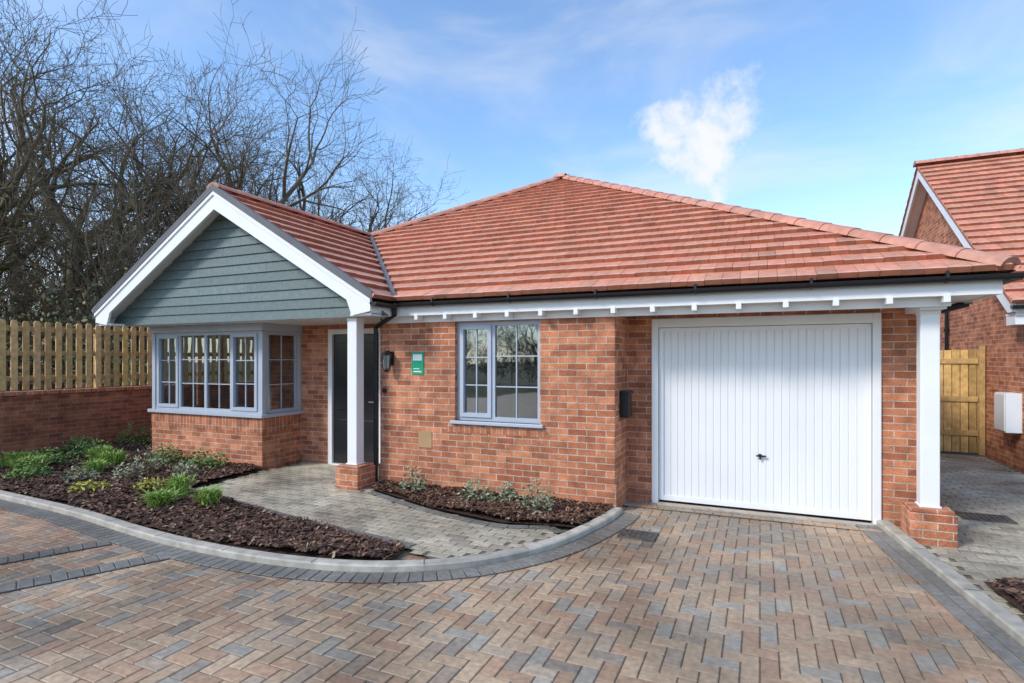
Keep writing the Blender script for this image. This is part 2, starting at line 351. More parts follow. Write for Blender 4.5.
mb.box(1.84,1.868,6.02,17.8,2.25,2.42); mb.box(-9.7,-9.67,6.0,17.8,2.25,2.42); mb.box(-9.7,1.84,17.78,17.81,2.25,2.42)
mb.box(-4.33,1.839,6.021,YG+.3,2.262,2.29)
mb.box(X4-.05,1.838,YG+.301,17.75,2.263,2.29)
mb.box(-9.66,X1+.05,YP,17.75,2.263,2.29)
mb.box(-4.6,1.55,6.12,6.149,2.17,2.261); mb.box(1.33,1.53,6.16,YG-.001,2.15,2.261)
x=-4.0
while x<1.8:
    mb.box(x,x+.05,5.97,6.115,2.195,2.2605); x+=.42
mb.box(-9.66,-4.34,5.77,YP-.0,2.244,2.262)
mb.box(GX-hw+.02,GX-hw+.05,GF+.07,6.0,2.25,2.40); mb.box(GX+hw-.05,GX+hw-.02,GF+.07,5.99,2.25,2.40)
mb.build('fascia_and_soffit',H,M['white'],bevel=.003)
mb=MB()
Yb0,Yb1=GF+.02,GF+.055
for sg in (-1,1):
    e=hw
    pts=[(GX,GZ-.012),(GX+sg*e,GZ-GS*e-.012),(GX+sg*e,GZ-GS*e-.17),(GX+sg*(e-.28),2.235),(GX+sg*(e-.36),GZ-GS*(e-.36)-.235),(GX,GZ-.27)]
    F=[(p[0],Yb0,p[1]) for p in pts];Bk=[(p[0],Yb1,p[1]) for p in pts]
    mb.face(F if sg<0 else F[::-1]); mb.face(Bk)
    for i in range(len(F)):
        j=(i+1)%len(F); mb.face([F[i],F[j],Bk[j],Bk[i]])
    F=[(GX,Yb0-.018,GZ-.014),(GX+sg*(e+.01),Yb0-.018,GZ-GS*(e+.01)-.014),(GX+sg*(e+.01),Yb0-.018,GZ-GS*(e+.01)-.07),(GX,Yb0-.018,GZ-.07)]
    mb.face(F); mb.face([F[3],F[2],(F[2][0],Yb0,F[2][2]),(F[3][0],Yb0,F[3][2])])
    mb.face([(GX,Yb1,GZ-.13),(GX+sg*(e-.1),Yb1,GZ-GS*(e-.1)-.13),(GX+sg*(e-.1),5.8,GZ-GS*(e-.1)-.13),(GX,5.8,GZ-.13)])
    xa,xb=sorted((GX+sg*(e-.02),GX+sg*(e-.33)))
    mb.box(xa,xb,Yb1+.001,5.768,2.232,2.262)
mb.build('barge_boards',H,M['white'])
mb=MB(); zc=2.24; ex=.135; yC=5.75
while zc<3.9:
    z1=zc+ex; 
    f=lambda z:max(0,(GZ-.15-z)/GS)
    h0,h1=f(zc),f(z1)
    if h0<=0: break
    xj=[-h0]+sorted(rnd.uniform(-h0,h0) for _ in range(1 if h0>1 else 0))+[h0]
    for xa,xb in zip(xj,xj[1:]):
        c=rnd.uniform(.88,1.1); c=(c,c,c); ta=max(-h1,min(h1,xa)); tb=max(-h1,min(h1,xb))
        mb.face([(GX+xa+.002,yC-.024,zc),(GX+xb-.002,yC-.024,zc),(GX+tb-.002,yC-.004,z1),(GX+ta+.002,yC-.004,z1)],c)
        mb.face([(GX+xa,yC-.002,zc),(GX+xb,yC-.002,zc),(GX+xb,yC-.024,zc),(GX+xa,yC-.024,zc)],(.4,.4,.4))
    zc=z1
mb.face([(GX-2.7,yC,2.24),(GX+2.7,yC,2.24),(GX,yC,3.95)],(.5,.5,.5))
mb.build('gable_cladding',H,M['clad'])
def gutter(mb,P,Q,r=.055):
    P=Vector(P);Q=Vector(Q);d=(Q-P).normalized();s=d.cross(Z);k=6
    for i in range(k):
        t0=math.pi*i/k;t1=math.pi*(i+1)/k
        f=lambda o,t,R:o+s*math.cos(t)*R-Z*math.sin(t)*R
        mb.face([f(P,t0,r),f(P,t1,r),f(Q,t1,r),f(Q,t0,r)]); mb.face([f(P,t1,r-.004),f(P,t0,r-.004),f(Q,t0,r-.004),f(Q,t1,r-.004)])
    for o in (P,Q): mb.face([o+s*math.cos(math.pi*i/k)*r-Z*math.sin(math.pi*i/k)*r for i in range(k+1)])
    L=(Q-P).length;n=int(L/.9)
    for i in range(n):
        a=P+d*(i+.5)*L/n
        mb.tube(a-d*.012,a+d*.012,r+.006,r+.006,12)
mb=MB()
gutter(mb,(-4.2,5.93,2.41),(1.98,5.93,2.41)); gutter(mb,(1.93,5.9,2.40),(1.93,17.8,2.40)); gutter(mb,(GX+hw+.04,GF+.02,2.39),(GX+hw+.04,5.93,2.39)); gutter(mb,(GX-hw-.04,GF+.02,2.39),(GX-hw-.04,17.8,2.39))
def pipe(mb,pts,r=.034):
    for p,q in zip(pts,pts[1:]): mb.tube(p,q,r,r,10)
pipe(mb,[(-4.28,5.93,2.36),(-4.28,5.95,2.27),(-4.70,6.11,2.13),(-4.70,6.11,.06)],.03)
for z in (.5,1.2,1.9): mb.tube((-4.70,6.11,z-.02),(-4.70,6.11,z+.02),.038,.038,10)
pipe(mb,[(1.90,6.9,2.35),(1.88,6.9,2.25),(1.52,6.9,2.15),(1.5,6.9,.06)])
mb.build('gutters_and_downpipes',H,M['black'])
mb=MB()
for sg in (-1,1):
    mb.face([(GX,GF-.005,GZ+.045),(GX+sg*(hw+.04),GF-.005,GZ-GS*(hw+.04)+.045),(GX+sg*(hw+.04),GF-.005,GZ-GS*(hw+.04)-.015),(GX,GF-.005,GZ-.015)])
    mb.face([(GX,GF-.005,GZ+.08),(GX+sg*(hw+.04),GF-.005,GZ-GS*(hw+.04)+.08),(GX+sg*(hw+.04),GF+.06,GZ-GS*(hw+.04)+.08),(GX,GF+.06,GZ+.08)])
    mb.face([(GX,GF-.006,GZ+.08),(GX+sg*(hw+.04),GF-.006,GZ-GS*(hw+.04)+.08),(GX+sg*(hw+.04),GF-.006,GZ-GS*(hw+.04)+.045),(GX,GF-.006,GZ+.045)])
mb.build('verge_trim',H,M['lead'])
for nm,(px,py,zt) in (('porch_post',(-4.83,5.86,2.243)),('canopy_post',(1.43,6.34,2.16))):
    mb=MB(); s=.075; mb.box(px-s,px+s,py-s,py+s,.33,zt); mb.box(px-s-.006,px+s+.006,py-s-.006,py+s+.006,zt-.05,zt-.002); mb.box(px-s-.012,px+s+.012,py-s-.012,py+s+.012,.33,.35)
    mb.build(nm,H,M['white'],bevel=.008)
    mb=MB(); s=.18; mb.box(px-s,px+s,py-s,py+s,0,.30); s=.165; mb.box(px-s,px+s,py-s,py+s,.301,.33); mb.build(nm+'_pier',H,M['brick'],bevel=.008)
mb=MB(); lx,lz=-4.47,1.62; Y=YM
mb.box(lx-.035,lx+.035,Y-.02,Y-.001,lz+.0,lz+.18); mb.tube((lx,Y-.02,lz+.16),(lx,Y-.11,lz+.2),.01,.01,6)
mb.tube((lx,Y-.11,lz+.13),(lx,Y-.11,lz+.19),.07,.015,6); mb.tube((lx,Y-.11,lz-.09),(lx,Y-.11,lz-.06),.02,.05,6); 
for i in range(6):
    t=i*math.pi/3; mb.tube((lx+.045*math.cos(t),Y-.11+.045*math.sin(t),lz-.06),(lx+.065*math.cos(t),Y-.11+.065*math.sin(t),lz+.13),.005,.005,4)
mb.build('lantern',H,M['black'])
mb=MB(); mb.tube((lx,Y-.11,lz-.055),(lx,Y-.11,lz+.125),.036,.055,6); mb.build('lantern_glass',H,M['glass'])
mb=MB(); mb.box(-4.15,-3.97,Y-.012,Y-.001,1.50,1.79); mb.build('notice_plaque',H,M['green'])
mb=MB(); mb.box(-4.13,-3.99,Y-.014,Y-.0125,1.68,1.76); mb.box(-4.12,-4.0,Y-.014,Y-.0125,1.53,1.545); mb.box(-4.12,-4.03,Y-.014,Y-.0125,1.57,1.58); mb.build('notice_plaque_print',H,M['white'])
mb=MB(); mb.box(-4.05,-3.85,Y-.006,Y-.001,.56,.77); mb.build('air_brick',H,M['vent'])
mb=MB(); mb.box(X3+.001,X3+.11,6.36,6.52,1.03,1.32); mb.box(X3+.001,X3+.125,6.35,6.53,1.30,1.335); mb.build('post_box',H,M['black'],bevel=.01)
mb=MB(); mb.tube((-4.58,Y-.03,1.28),(-4.58,Y,1.28),.03,.03,10); mb.build('doorbell',H,M['black'])

# ================================================================ NEIGHBOUR
NB=empty('neighbouring_brick_house')
mb=MB()
nx=3.6;ny0,ny1=10.7,20.5;nr=15.6;nz=6.0
wall(mb,(0,ny0,0),(1,0,0),(0,-1,0),nx+.001,13,0,2.75,.25,[(6,7.2,1,2.2)])
mb.face([(nx,ny0,0),(nx,ny1,0),(nx,ny1,2.75),(nx,nr,nz),(nx,ny0,2.75)])
mb.build('walls',NB,M['brick'])
window(NB,'side_window',(6,ny0+.06,0),(1,0,0),(0,-1,0),1.2,1,2.2,[(0,.6,True),(.6,1.2,False)])
mb=MB(); roof(mb,(3.3,10.3,2.52),(13.5,10.3,2.52),(13.5,nr,6.13),(3.3,nr,6.13)); roof(mb,(13.5,20.9,2.52),(3.3,20.9,2.52),(3.3,nr,6.13),(13.5,nr,6.13)); mb.build('roof_tiles',NB,M['tile'])
mb=MB(); ridge(mb,(3.28,nr,6.2),(13.5,nr,6.2)); mb.build('ridge_tiles',NB,M['ridge'])
mb=MB()
for (ya,yb) in ((10.3,nr),(20.9,nr)):
    F=[(3.33,ya,2.50),(3.33,yb,6.11),(3.33,yb,5.88),(3.33,ya+(.2 if ya<nr else -.2),2.38),(3.33,ya,2.38)]
    Bk=[(3.37,p[1],p[2]) for p in F]
    mb.face(F); mb.face(Bk)
    for i in range(5): j=(i+1)%5; mb.face([F[i],F[j],Bk[j],Bk[i]])
    mb.face([(3.37,ya,2.36),(3.37,yb,5.97),(3.6,yb,5.97),(3.6,ya,2.36)])
mb.box(3.37,13.4,10.33,10.36,2.33,2.50); mb.box(3.371,13.4,10.361,ny0,2.34,2.37)
mb.box(3.375,3.6,10.361,10.69,2.2,2.339)
mb.build('fascia_and_barge',NB,M['white'])
mb=MB(); gutter(mb,(3.3,10.26,2.47),(13.5,10.26,2.47)); pipe(mb,[(3.54,14.3,2.9),(3.54,14.3,.1)]); pipe(mb,[(3.7,10.3,2.4),(3.7,10.62,2.2),(3.7,10.62,.1)])
for z in (2.3,1.5): mb.tube((3.54,14.3,z-.03),(3.54,14.3,z+.03),.05,.05,10)
mb.build('gutter_and_downpipe',NB,M['black'])
mb=MB(); mb.box(3.40,3.599,10.78,11.22,.58,1.18); mb.box(3.385,3.40,10.80,11.20,.60,1.16); mb.build('meter_box',NB,M['white'],bevel=.008)

# ================================================================ GROUND
def inpoly(x,y,P):
    r=False;n=len(P)
    for i in range(n):
        x1,y1=P[i];x2,y2=P[(i+1)%n]
        if (y1>y)!=(y2>y) and x<(x2-x1)*(y-y1)/(y2-y1)+x1: r=not r
    return r
def catmull(P,n=8):
    out=[];Q=[P[0]]+list(P)+[P[-1]]
    for i in range(1,len(Q)-2):
        p0,p1,p2,p3=[Vector((*q,0)) for q in Q[i-1:i+3]]
        for k in range(n):
            t=k/n; v=.5*((2*p1)+(p2-p0)*t+(2*p0-5*p1+4*p2-p3)*t*t+(3*p1-p0-3*p2+p3)*t**3); out.append((v.x,v.y))
    out.append(P[-1]); return out
def resample(P,s):
    L=[0]
    for a,b in zip(P,P[1:]): L.append(L[-1]+math.hypot(b[0]-a[0],b[1]-a[1]))
    n=max(1,int(round(L[-1]/s)));out=[];j=0
    for i in range(n+1):
        t=L[-1]*i/n
        while j<len(L)-2 and L[j+1]<t: j+=1
        f=(t-L[j])/max(1e-9,L[j+1]-L[j]); out.append((P[j][0]+(P[j+1][0]-P[j][0])*f,P[j][1]+(P[j+1][1]-P[j][1])*f))
    return out
def offset(P,d):
    out=[]
    for i,p in enumerate(P):
        a=P[max(0,i-1)];b=P[min(len(P)-1,i+1)];tx,ty=b[0]-a[0],b[1]-a[1];l=math.hypot(tx,ty)
        out.append((p[0]-ty/l*d,p[1]+tx/l*d))
    return out
gm=mat('earth_and_grass',(.11,.10,.05),.95,var=.45,vscale=.6,bump=1,bscale=8)
mb=MB(); mb.face([(-400,-400,-.05),(400,-400,-.05),(400,400,-.05),(-400,400,-.05)]); mb.build('ground',None,gm)
DR=empty('block_paved_driveway')
mb=MB(); mb.face([(-11.4,-14,-.008),(14,-14,-.008),(14,10.6,-.008),(-11.4,10.6,-.008)]); mb.build('joint_sand',DR,M['joint'])
def pcol(kind='brindle'):
    r=rnd.random(); b=rnd.uniform(.88,1.12)
    if kind=='brindle':
        c=(.44,.315,.205) if r<.40 else (.41,.265,.17) if r<.66 else (.37,.285,.205) if r<.82 else (.35,.31,.25) if r<.94 else (.28,.225,.175)
    elif kind=='char': c=(.21,.198,.175)
    else: c=(.50,.445,.33) if r<.5 else (.44,.39,.295) if r<.85 else (.36,.32,.25)
    return tuple(x*b for x in c)
def block(mb,cx,cy,ux,uy,l,w,zt,col,base=-.01):
    vx,vy=-uy,ux; ch=.006; g=.0018
    tl=[rnd.uniform(-.0015,.0015) for _ in range(2)]
    def P(a,b,z): return (cx+ux*a+vx*b,cy+uy*a+vy*b,z+(tl[0]*a/l+tl[1]*b/w if z>base+.001 else 0))
    A=[(-l/2+g,-w/2+g),(l/2-g,-w/2+g),(l/2-g,w/2-g),(-l/2+g,w/2-g)]
    T=[(-l/2+g+ch,-w/2+g+ch),(l/2-g-ch,-w/2+g+ch),(l/2-g-ch,w/2-g-ch),(-l/2+g+ch,w/2-g-ch)]
    t=[P(a,b,zt) for a,b in T]; o=[P(a,b,zt-.005) for a,b in A]
    mb.face(t,col)
    dk=tuple(c*.85 for c in col)
    for i in range(4): j=(i+1)%4; mb.face([o[i],o[j],t[j],t[i]],dk)
kerbL=catmull([(-11.4,3.95),(-10,3.86),(-8.56,3.75),(-6.82,3.65),(-5.30,3.47),(-4.18,3.43),(-3.27,3.53),(-2.63,3.76),(-2.11,4.15),(-1.73,4.76),(-1.50,5.6),(-1.44,6.12)])
bedarea=kerbL+[(-1.44,7),(-11.4,7)]
kerbR=[(1.14,6.74),(1.46,4.35),(1.78,2.0),(2.2,-1.0)]
mb=MB(); w_=.1
i0,i1=int(-11.4/w_),int(2.4/w_)
for i in range(i0,i1):
    for j in range(-8,68):
        c=(i-j)%4
        x,y=i*w_,j*w_
        if x>1.2+(6.74-y)*.137: continue
        if y>6.0 and (x<-1.5 or x>1.15): continue
        if inpoly(x+.1,y-.15,bedarea) and inpoly(x+.1,y-.35,bedarea): continue
        lf=x < -5.2-(3.4-y)*.45
        if c not in (0,3): continue
        cc=pcol()
        if lf: cc=(cc[0]*1.08,cc[1]*.98,cc[2]*.95)
        if c==0: block(mb,x+w_,y+w_/2,1,0,.2,.1,0,cc)
        else: block(mb,x+w_/2,y+w_,0,1,.2,.1,0,cc)
def border(mb,P,d0,d1,s,zt,kind,nu=1):
    Q=resample(P,s); mid=offset(Q,(d0+d1)/2)
    A=offset(Q,d0-.003);B=offset(Q,d1+.003)
    for i in range(len(Q)-1): mb.face([(*A[i],zt-.008),(*A[i+1],zt-.008),(*B[i+1],zt-.008),(*B[i],zt-.008)],(.10,.09,.08))
    for i in range(len(mid)-1):
        ax,ay=mid[i];bx,by=mid[i+1];l=math.hypot(bx-ax,by-ay)
        ux,uy=(bx-ax)/l,(by-ay)/l
        block(mb,(ax+bx)/2,(ay+by)/2,ux,uy,l,abs(d1-d0),zt,pcol(kind))
border(mb,kerbL,-.06,-.26,.1,.012,'char')
border(mb,kerbR,-.06,-.16,.2,.012,'char')
border(mb,kerbR,-.16,-.26,.2,.012,'char')
bl=[(-4.75,3.28),(-7.2,-2.0)]
border(mb,bl,0,.2,.1,.0125,'char')
bl2=[(-5.6,3.28),(-8.05,-2.0)]
border(mb,bl2,0,.2,.1,.0125,'char')
border(mb,[(X3+.02,6.55),(1.1,6.55)],0,-.1,.2,.0121,'brindle')
mb.build('paving_blocks',DR,M['paver'])
M['drive2']=brickmat('paving_pattern',(.42,.29,.20),(.36,.25,.175),(.13,.11,.09),bw=.2,bh=.1,ms=.003,rough=.55)
mb=MB(); mb.face([(-11.4,-14,-.003),(14,-14,-.003),(14,-.82,-.003),(-11.4,-.82,-.003)]); mb.build('paving_behind',DR,M['drive2'])
mb=MB(); mb.box(-1.10,1.05,6.66,6.745,-.01,.016); 
mb.build('threshold_drain',DR,M['concrete'])
mb=MB(); mb.box(-1.25,-.9,5.28,5.54,-.01,.017)
for k in range(6): mb.box(-1.22+k*.05,-1.19+k*.05,5.31,5.51,.017,.021)
mb.build('gully_cover',DR,M['iron'])
def kerb(name,P,w0,w1,h):
    mb=MB();Q=resample(P,.1);A=offset(Q,w0);B=offset(Q,w1);a2=offset(Q,w0+(.012 if w1>w0 else -.012));b2=offset(Q,w1-(.012 if w1>w0 else -.012))
    c=(1,1,1)
    for i in range(len(Q)-1):
        if i%9==0: k=rnd.uniform(.82,1.12); c=(k,k,k)
        cc=c
        p=lambda L,i,z:(L[i][0],L[i][1],z)
        mb.face([p(A,i,-.03),p(A,i+1,-.03),p(A,i+1,h-.012),p(A,i,h-.012)],cc)
        mb.face([p(A,i,h-.012),p(A,i+1,h-.012),p(a2,i+1,h),p(a2,i,h)],cc)
        mb.face([p(a2,i,h),p(a2,i+1,h),p(b2,i+1,h),p(b2,i,h)],cc)
        mb.face([p(b2,i,h),p(b2,i+1,h),p(B,i+1,h-.012),p(B,i,h-.012)],cc)
        mb.face([p(B,i,h-.012),p(B,i+1,h-.012),p(B,i+1,-.03),p(B,i,-.03)],cc)
        if i%9==0 and i:
            ax,ay=A[i];bx,by=B[i]; tx,ty=Q[i+1][0]-Q[i][0],Q[i+1][1]-Q[i][1];l=math.hypot(tx,ty);tx/=l;ty/=l
            mb.face([(ax,ay,h+.001),(ax+tx*.008,ay+ty*.008,h+.001),(bx+tx*.008,by+ty*.008,h+.001),(bx,by,h+.001)],(.25,.25,.25))
    return mb.build(name,None,M['concrete'])
kerb('concrete_kerb',kerbL,-.06,.06,.065); kerb('concrete_kerb',kerbR,-.06,.06,.065)
PT=empty('block_paved_path')
pathpoly=[(-6.62,4.85),(-5.35,4.55),(-3.97,4.30),(-2.82,4.14),(-2.45,3.98),(-2.11,4.2),(-1.80,4.76),(-1.72,5.05),(-1.85,5.22),(-2.41,5.10),(-3.35,5.30),(-4.45,5.72),(-4.6,6.1),(-4.66,6.15),(-4.66,7.0),(-6.8,7.0),(-6.8,6.1)]
mb=MB(); mb.face([(x,y,.028) for x,y in pathpoly],(.18,.16,.12))
for i in range(-36,-5):
    for j in range(36,72):
        x=i*.2+(j%2)*.1;y=j*.1
        if all(inpoly(x+a,y+b,pathpoly) for a in (-.09,.09) for b in (-.04,.04)): block(mb,x,y,1,0,.2,.1,.036,pcol('buff'))
        elif inpoly(x,y,pathpoly): block(mb,x,y,1,0,.13,.09,.034,pcol('buff'))
border(mb,catmull([(-6.62,4.9),(-5.35,4.60),(-3.97,4.35),(-2.82,4.2)]),-.05,.05,.2,.045,'char')
border(mb,catmull([(-1.74,5.08),(-1.9,5.2),(-2.41,5.05),(-3.35,5.25),(-4.45,5.68)]),-.05,.05,.2,.045,'char')
mb.build('path_blocks',PT,M['paver'])
PR=empty('block_paved_path')
mb=MB(); rp=[(1.2,6.74),(1.55,6.74),(1.55,12.3),(3.58,12.3),(3.58,10.6),(9,10.6),(9,-1),(2.26,-1),(1.84,2.0),(1.52,4.35)]
mb.face([(x,y,.004) for x,y in rp],(.18,.16,.12))
for i in range(5,45):
    for j in range(-5,124):
        x=i*.2+(j%2)*.1;y=j*.1
        if x>6: continue
        if all(inpoly(x+a,y+b,rp) for a in (-.09,.09) for b in (-.04,.04)): block(mb,x,y,1,0,.2,.1,.014,pcol('buff'))
        elif inpoly(x,y,rp): block(mb,x,y,1,0,.12,.09,.012,pcol('buff'))
mb.build('path_blocks',PR,M['paver'])
mb=MB(); mb.box(1.95,2.40,7.3,7.6,-.01,.03)
for k in range(8): mb.box(1.98+k*.05,2.0+k*.05,7.33,7.57,.03,.036)
mb.build('drain_grating',None,M['iron'])
from mathutils import noise as mn
def bedz(x,y): return .075+.045*mn.noise(Vector((x*1.3,y*1.3,0)))+.02*mn.noise(Vector((x*7,y*7,3)))
def bed(name,P,nchip):
    mb=MB(); mb.face([(x,y,.04) for x,y in P],mat=0)
    xs=[p[0] for p in P];ys=[p[1] for p in P];s=.07
    nx_=int((max(xs)-min(xs))/s)+1;ny_=int((max(ys)-min(ys))/s)+1;x0,y0=min(xs),min(ys)
    ins={}
    for i in range(nx_+1):
        for j in range(ny_+1): ins[i,j]=inpoly(x0+i*s,y0+j*s,P)
    for i in range(nx_):
        for j in range(ny_):
            if all(ins[i+a,j+b] for a in (0,1) for b in (0,1)):
                mb.face([(x0+(i+a)*s,y0+(j+b)*s,bedz(x0+(i+a)*s,y0+(j+b)*s)) for a,b in ((0,0),(1,0),(1,1),(0,1))])
    k=0
    while k<nchip:
        x=rnd.uniform(min(xs),max(xs));y=rnd.uniform(min(ys),max(ys))
        if not inpoly(x,y,P): continue
        k+=1
        l=rnd.uniform(.012,.04);w=rnd.uniform(.006,.016);t=rnd.uniform(0,6.28);ti=rnd.uniform(-.6,.6);tr=rnd.uniform(-.6,.6)
        u=Vector((math.cos(t),math.sin(t),ti)).normalized();v=Vector((-math.sin(t),math.cos(t),tr)).normalized()
        c=Vector((x,y,bedz(x,y)+.006+rnd.uniform(0,.012))); b=rnd.random()
        col=(.12,.058,.036) if b<.5 else (.055,.03,.022) if b<.78 else (.20,.11,.065) if b<.94 else (.36,.25,.16)
        mb.face([c-u*l-v*w,c+u*l-v*w*.6,c+u*l*.9+v*w,c-u*l*.8+v*w],col,1)
    return mb.build(name,None,[M['soil'],M['chip']])
ki=offset(kerbL,.058)
bedL=[p for p in ki if p[0]<-2.75]+[(-2.84,4.13),(-3.97,4.29),(-5.35,4.54),(-6.64,4.84),(-6.82,6.13),(-6.87,YB-.0),(X1,YB),(X1,9),(-11.4,9)]
bed('mulch_bed',bedL,22000)
bedS=[(-4.5,5.80),(-3.35,5.36),(-2.41,5.16),(-1.88,5.28),(-1.62,5.3),(-1.53,5.7),(-1.49,6.13),(-4.6,6.13)]
bed('mulch_bed',bedS,6000)
bedR=[(1.52,5.25),(2.7,5.55),(3.4,2.6),(1.78,2.7)]
bed('mulch_bed',bedR,3500)
def plant(name,x,y,r,h,kind):
    mb=MB();z=bedz(x,y); r*=1.2; h*=1.3
    n={'tuft':280,'round':420,'low':220,'twiggy':190}[kind]
    base={'tuft':(.27,.40,.08),'round':(.15,.25,.06),'low':(.42,.40,.08),'twiggy':(.25,.27,.16)}[kind]
    for i in range(n):
        a=rnd.uniform(0,6.28);b=rnd.uniform(.6,1.4);c=tuple(q*b for q in base)
        if kind=='tuft':
            o=Vector((x+rnd.gauss(0,r*.2),y+rnd.gauss(0,r*.2),z)); d=Vector((math.cos(a),math.sin(a),0)); sd=Vector((-d.y,d.x,0)); L=rnd.uniform(.5,1)*h; sp=rnd.uniform(.1,1)*r
            m1=o+d*sp*.45+Z*L*.75; m2=o+d*sp+Z*L*rnd.uniform(.7,1.0); w=.007
            mb.face([o-sd*w,o+sd*w,m1+sd*w,m1-sd*w],c); mb.face([m1-sd*w,m1+sd*w,m2],c)
        else:
            rr=r*math.sqrt(rnd.random()); zz=z+h*rnd.random()*math.sqrt(max(0,1-(rr/r)**2))+.01
            p=Vector((x+rr*math.cos(a)+rnd.gauss(0,.02),y+rr*math.sin(a)+rnd.gauss(0,.02),zz))
            u=Vector((rnd.uniform(-1,1),rnd.uniform(-1,1),rnd.uniform(-.3,.9))).normalized();v=u.orthogonal().normalized(); v=(v+Vector((rnd.uniform(-1,1),rnd.uniform(-1,1),rnd.uniform(-1,1)))*.6).normalized()
            L=rnd.uniform(.018,.035); w=L*.45
            mb.face([p-u*L,p+v*w,p+u*L,p-v*w],c)
            if i%6==0: mb.face([Vector((x,y,z)),Vector((x+.006,y,z)),p+Vector((.003,0,0)),p],(.1,.08,.05))
    mb.build(name,None,M['leaf'])
PL=[(-9.54,4.52,.25,.22,'tuft'),(-9.1,4.3,.2,.18,'round'),(-10.1,5.63,.28,.25,'round'),(-9.6,5.5,.22,.2,'tuft'),(-9.07,5.36,.22,.2,'tuft'),(-8.17,5.35,.2,.28,'twiggy'),(-7.9,4.9,.18,.2,'twiggy'),(-7.63,5.83,.24,.2,'round'),(-11.0,6.9,.25,.3,'round'),(-10.9,5.9,.25,.25,'round'),
(-6.03,4.05,.2,.16,'tuft'),(-6.28,4.45,.16,.24,'tuft'),(-5.55,4.28,.18,.16,'tuft'),(-7.55,4.2,.17,.1,'low'),(-7.0,4.6,.16,.1,'low'),(-8.6,5.9,.2,.22,'round'),(-10.3,4.7,.25,.2,'tuft'),(-8.3,4.5,.16,.16,'twiggy'),(-7.2,5.2,.14,.2,'twiggy'),(-9.9,4.9,.22,.2,'round'),(-8.7,4.9,.2,.16,'tuft'),
(-3.95,5.88,.13,.24,'twiggy'),(-3.0,5.75,.17,.2,'twiggy'),(-2.2,5.62,.15,.26,'twiggy'),(-2.65,5.85,.10,.16,'twiggy'),(2.2,4.9,.2,.2,'round'),(2.0,4.1,.18,.2,'tuft')]
for p in PL: plant('shrub',*p)

# ================================================================ FENCES
GWL=empty('brick_retaining_wall')
mb=MB(); mb.box(-11.72,-11.5,-6,16,0,1.08); mb.build('wall_body',GWL,M['brick2'])
mb=MB(); mb.box(-11.76,-11.46,-6,16,1.081,1.145); mb.build('coping',GWL,M['soldier'],bevel=.008)
FE=empty('timber_fence')
mb=MB(); yy=-6
while yy<16:
    t=rnd.uniform(-.01,.012); k=rnd.uniform(.8,1.2); c=(k,k*rnd.uniform(.94,1.04),k*rnd.uniform(.85,1.1)); wv=.095
    zt=2.36+t; xo=-11.585+rnd.uniform(-.004,.004)
    mb.box(xo,xo+.02,yy,yy+wv,1.17,zt-.03,c)
    mb.face([(xo+.02,yy,zt-.03),(xo+.02,yy+wv,zt-.03),(xo+.02,yy+wv*.75,zt),(xo+.02,yy+wv*.25,zt)],c); mb.face([(xo,yy,zt-.03),(xo,yy+wv*.25,zt),(xo+.02,yy+wv*.25,zt),(xo+.02,yy,zt-.03)],c); mb.face([(xo,yy+wv*.25,zt),(xo,yy+wv*.75,zt),(xo+.02,yy+wv*.75,zt),(xo+.02,yy+wv*.25,zt)],c)
    yy+=.165
for z in (1.32,1.76,2.18): mb.box(-11.645,-11.595,-6,16,z,z+.09,(.8,.8,.8))
y=-6
while y<16: mb.box(-11.75,-11.65,y,y+.1,1.146,2.3,(.7,.7,.7)); y+=1.8
mb.build('pales_rails_posts',FE,M['wood'])
SG=empty('timber_side_gate')
mb=MB(); x=1.45
while x<3.5:
    k=rnd.uniform(.7,1.25); mb.box(x,x+.105,12.3,12.32,.05,1.86+rnd.uniform(-.008,.008),(k,k,k*.9)); x+=.12
mb.box(1.45,3.58,12.325,12.37,.3,.4,(.5,.5,.5)); mb.box(1.45,3.58,12.325,12.37,1.5,1.6,(.5,.5,.5))
for z in (.35,.95,1.62): mb.box(2.72,3.49,12.275,12.299,z,z+.09,(.95,.95,.9))
mb.box(2.62,2.71,12.24,12.299,.02,1.93,(.85,.85,.85)); mb.box(3.5,3.58,12.24,12.299,.02,1.93,(.85,.85,.85))
mb.build('gate_boards',SG,M['wood'])

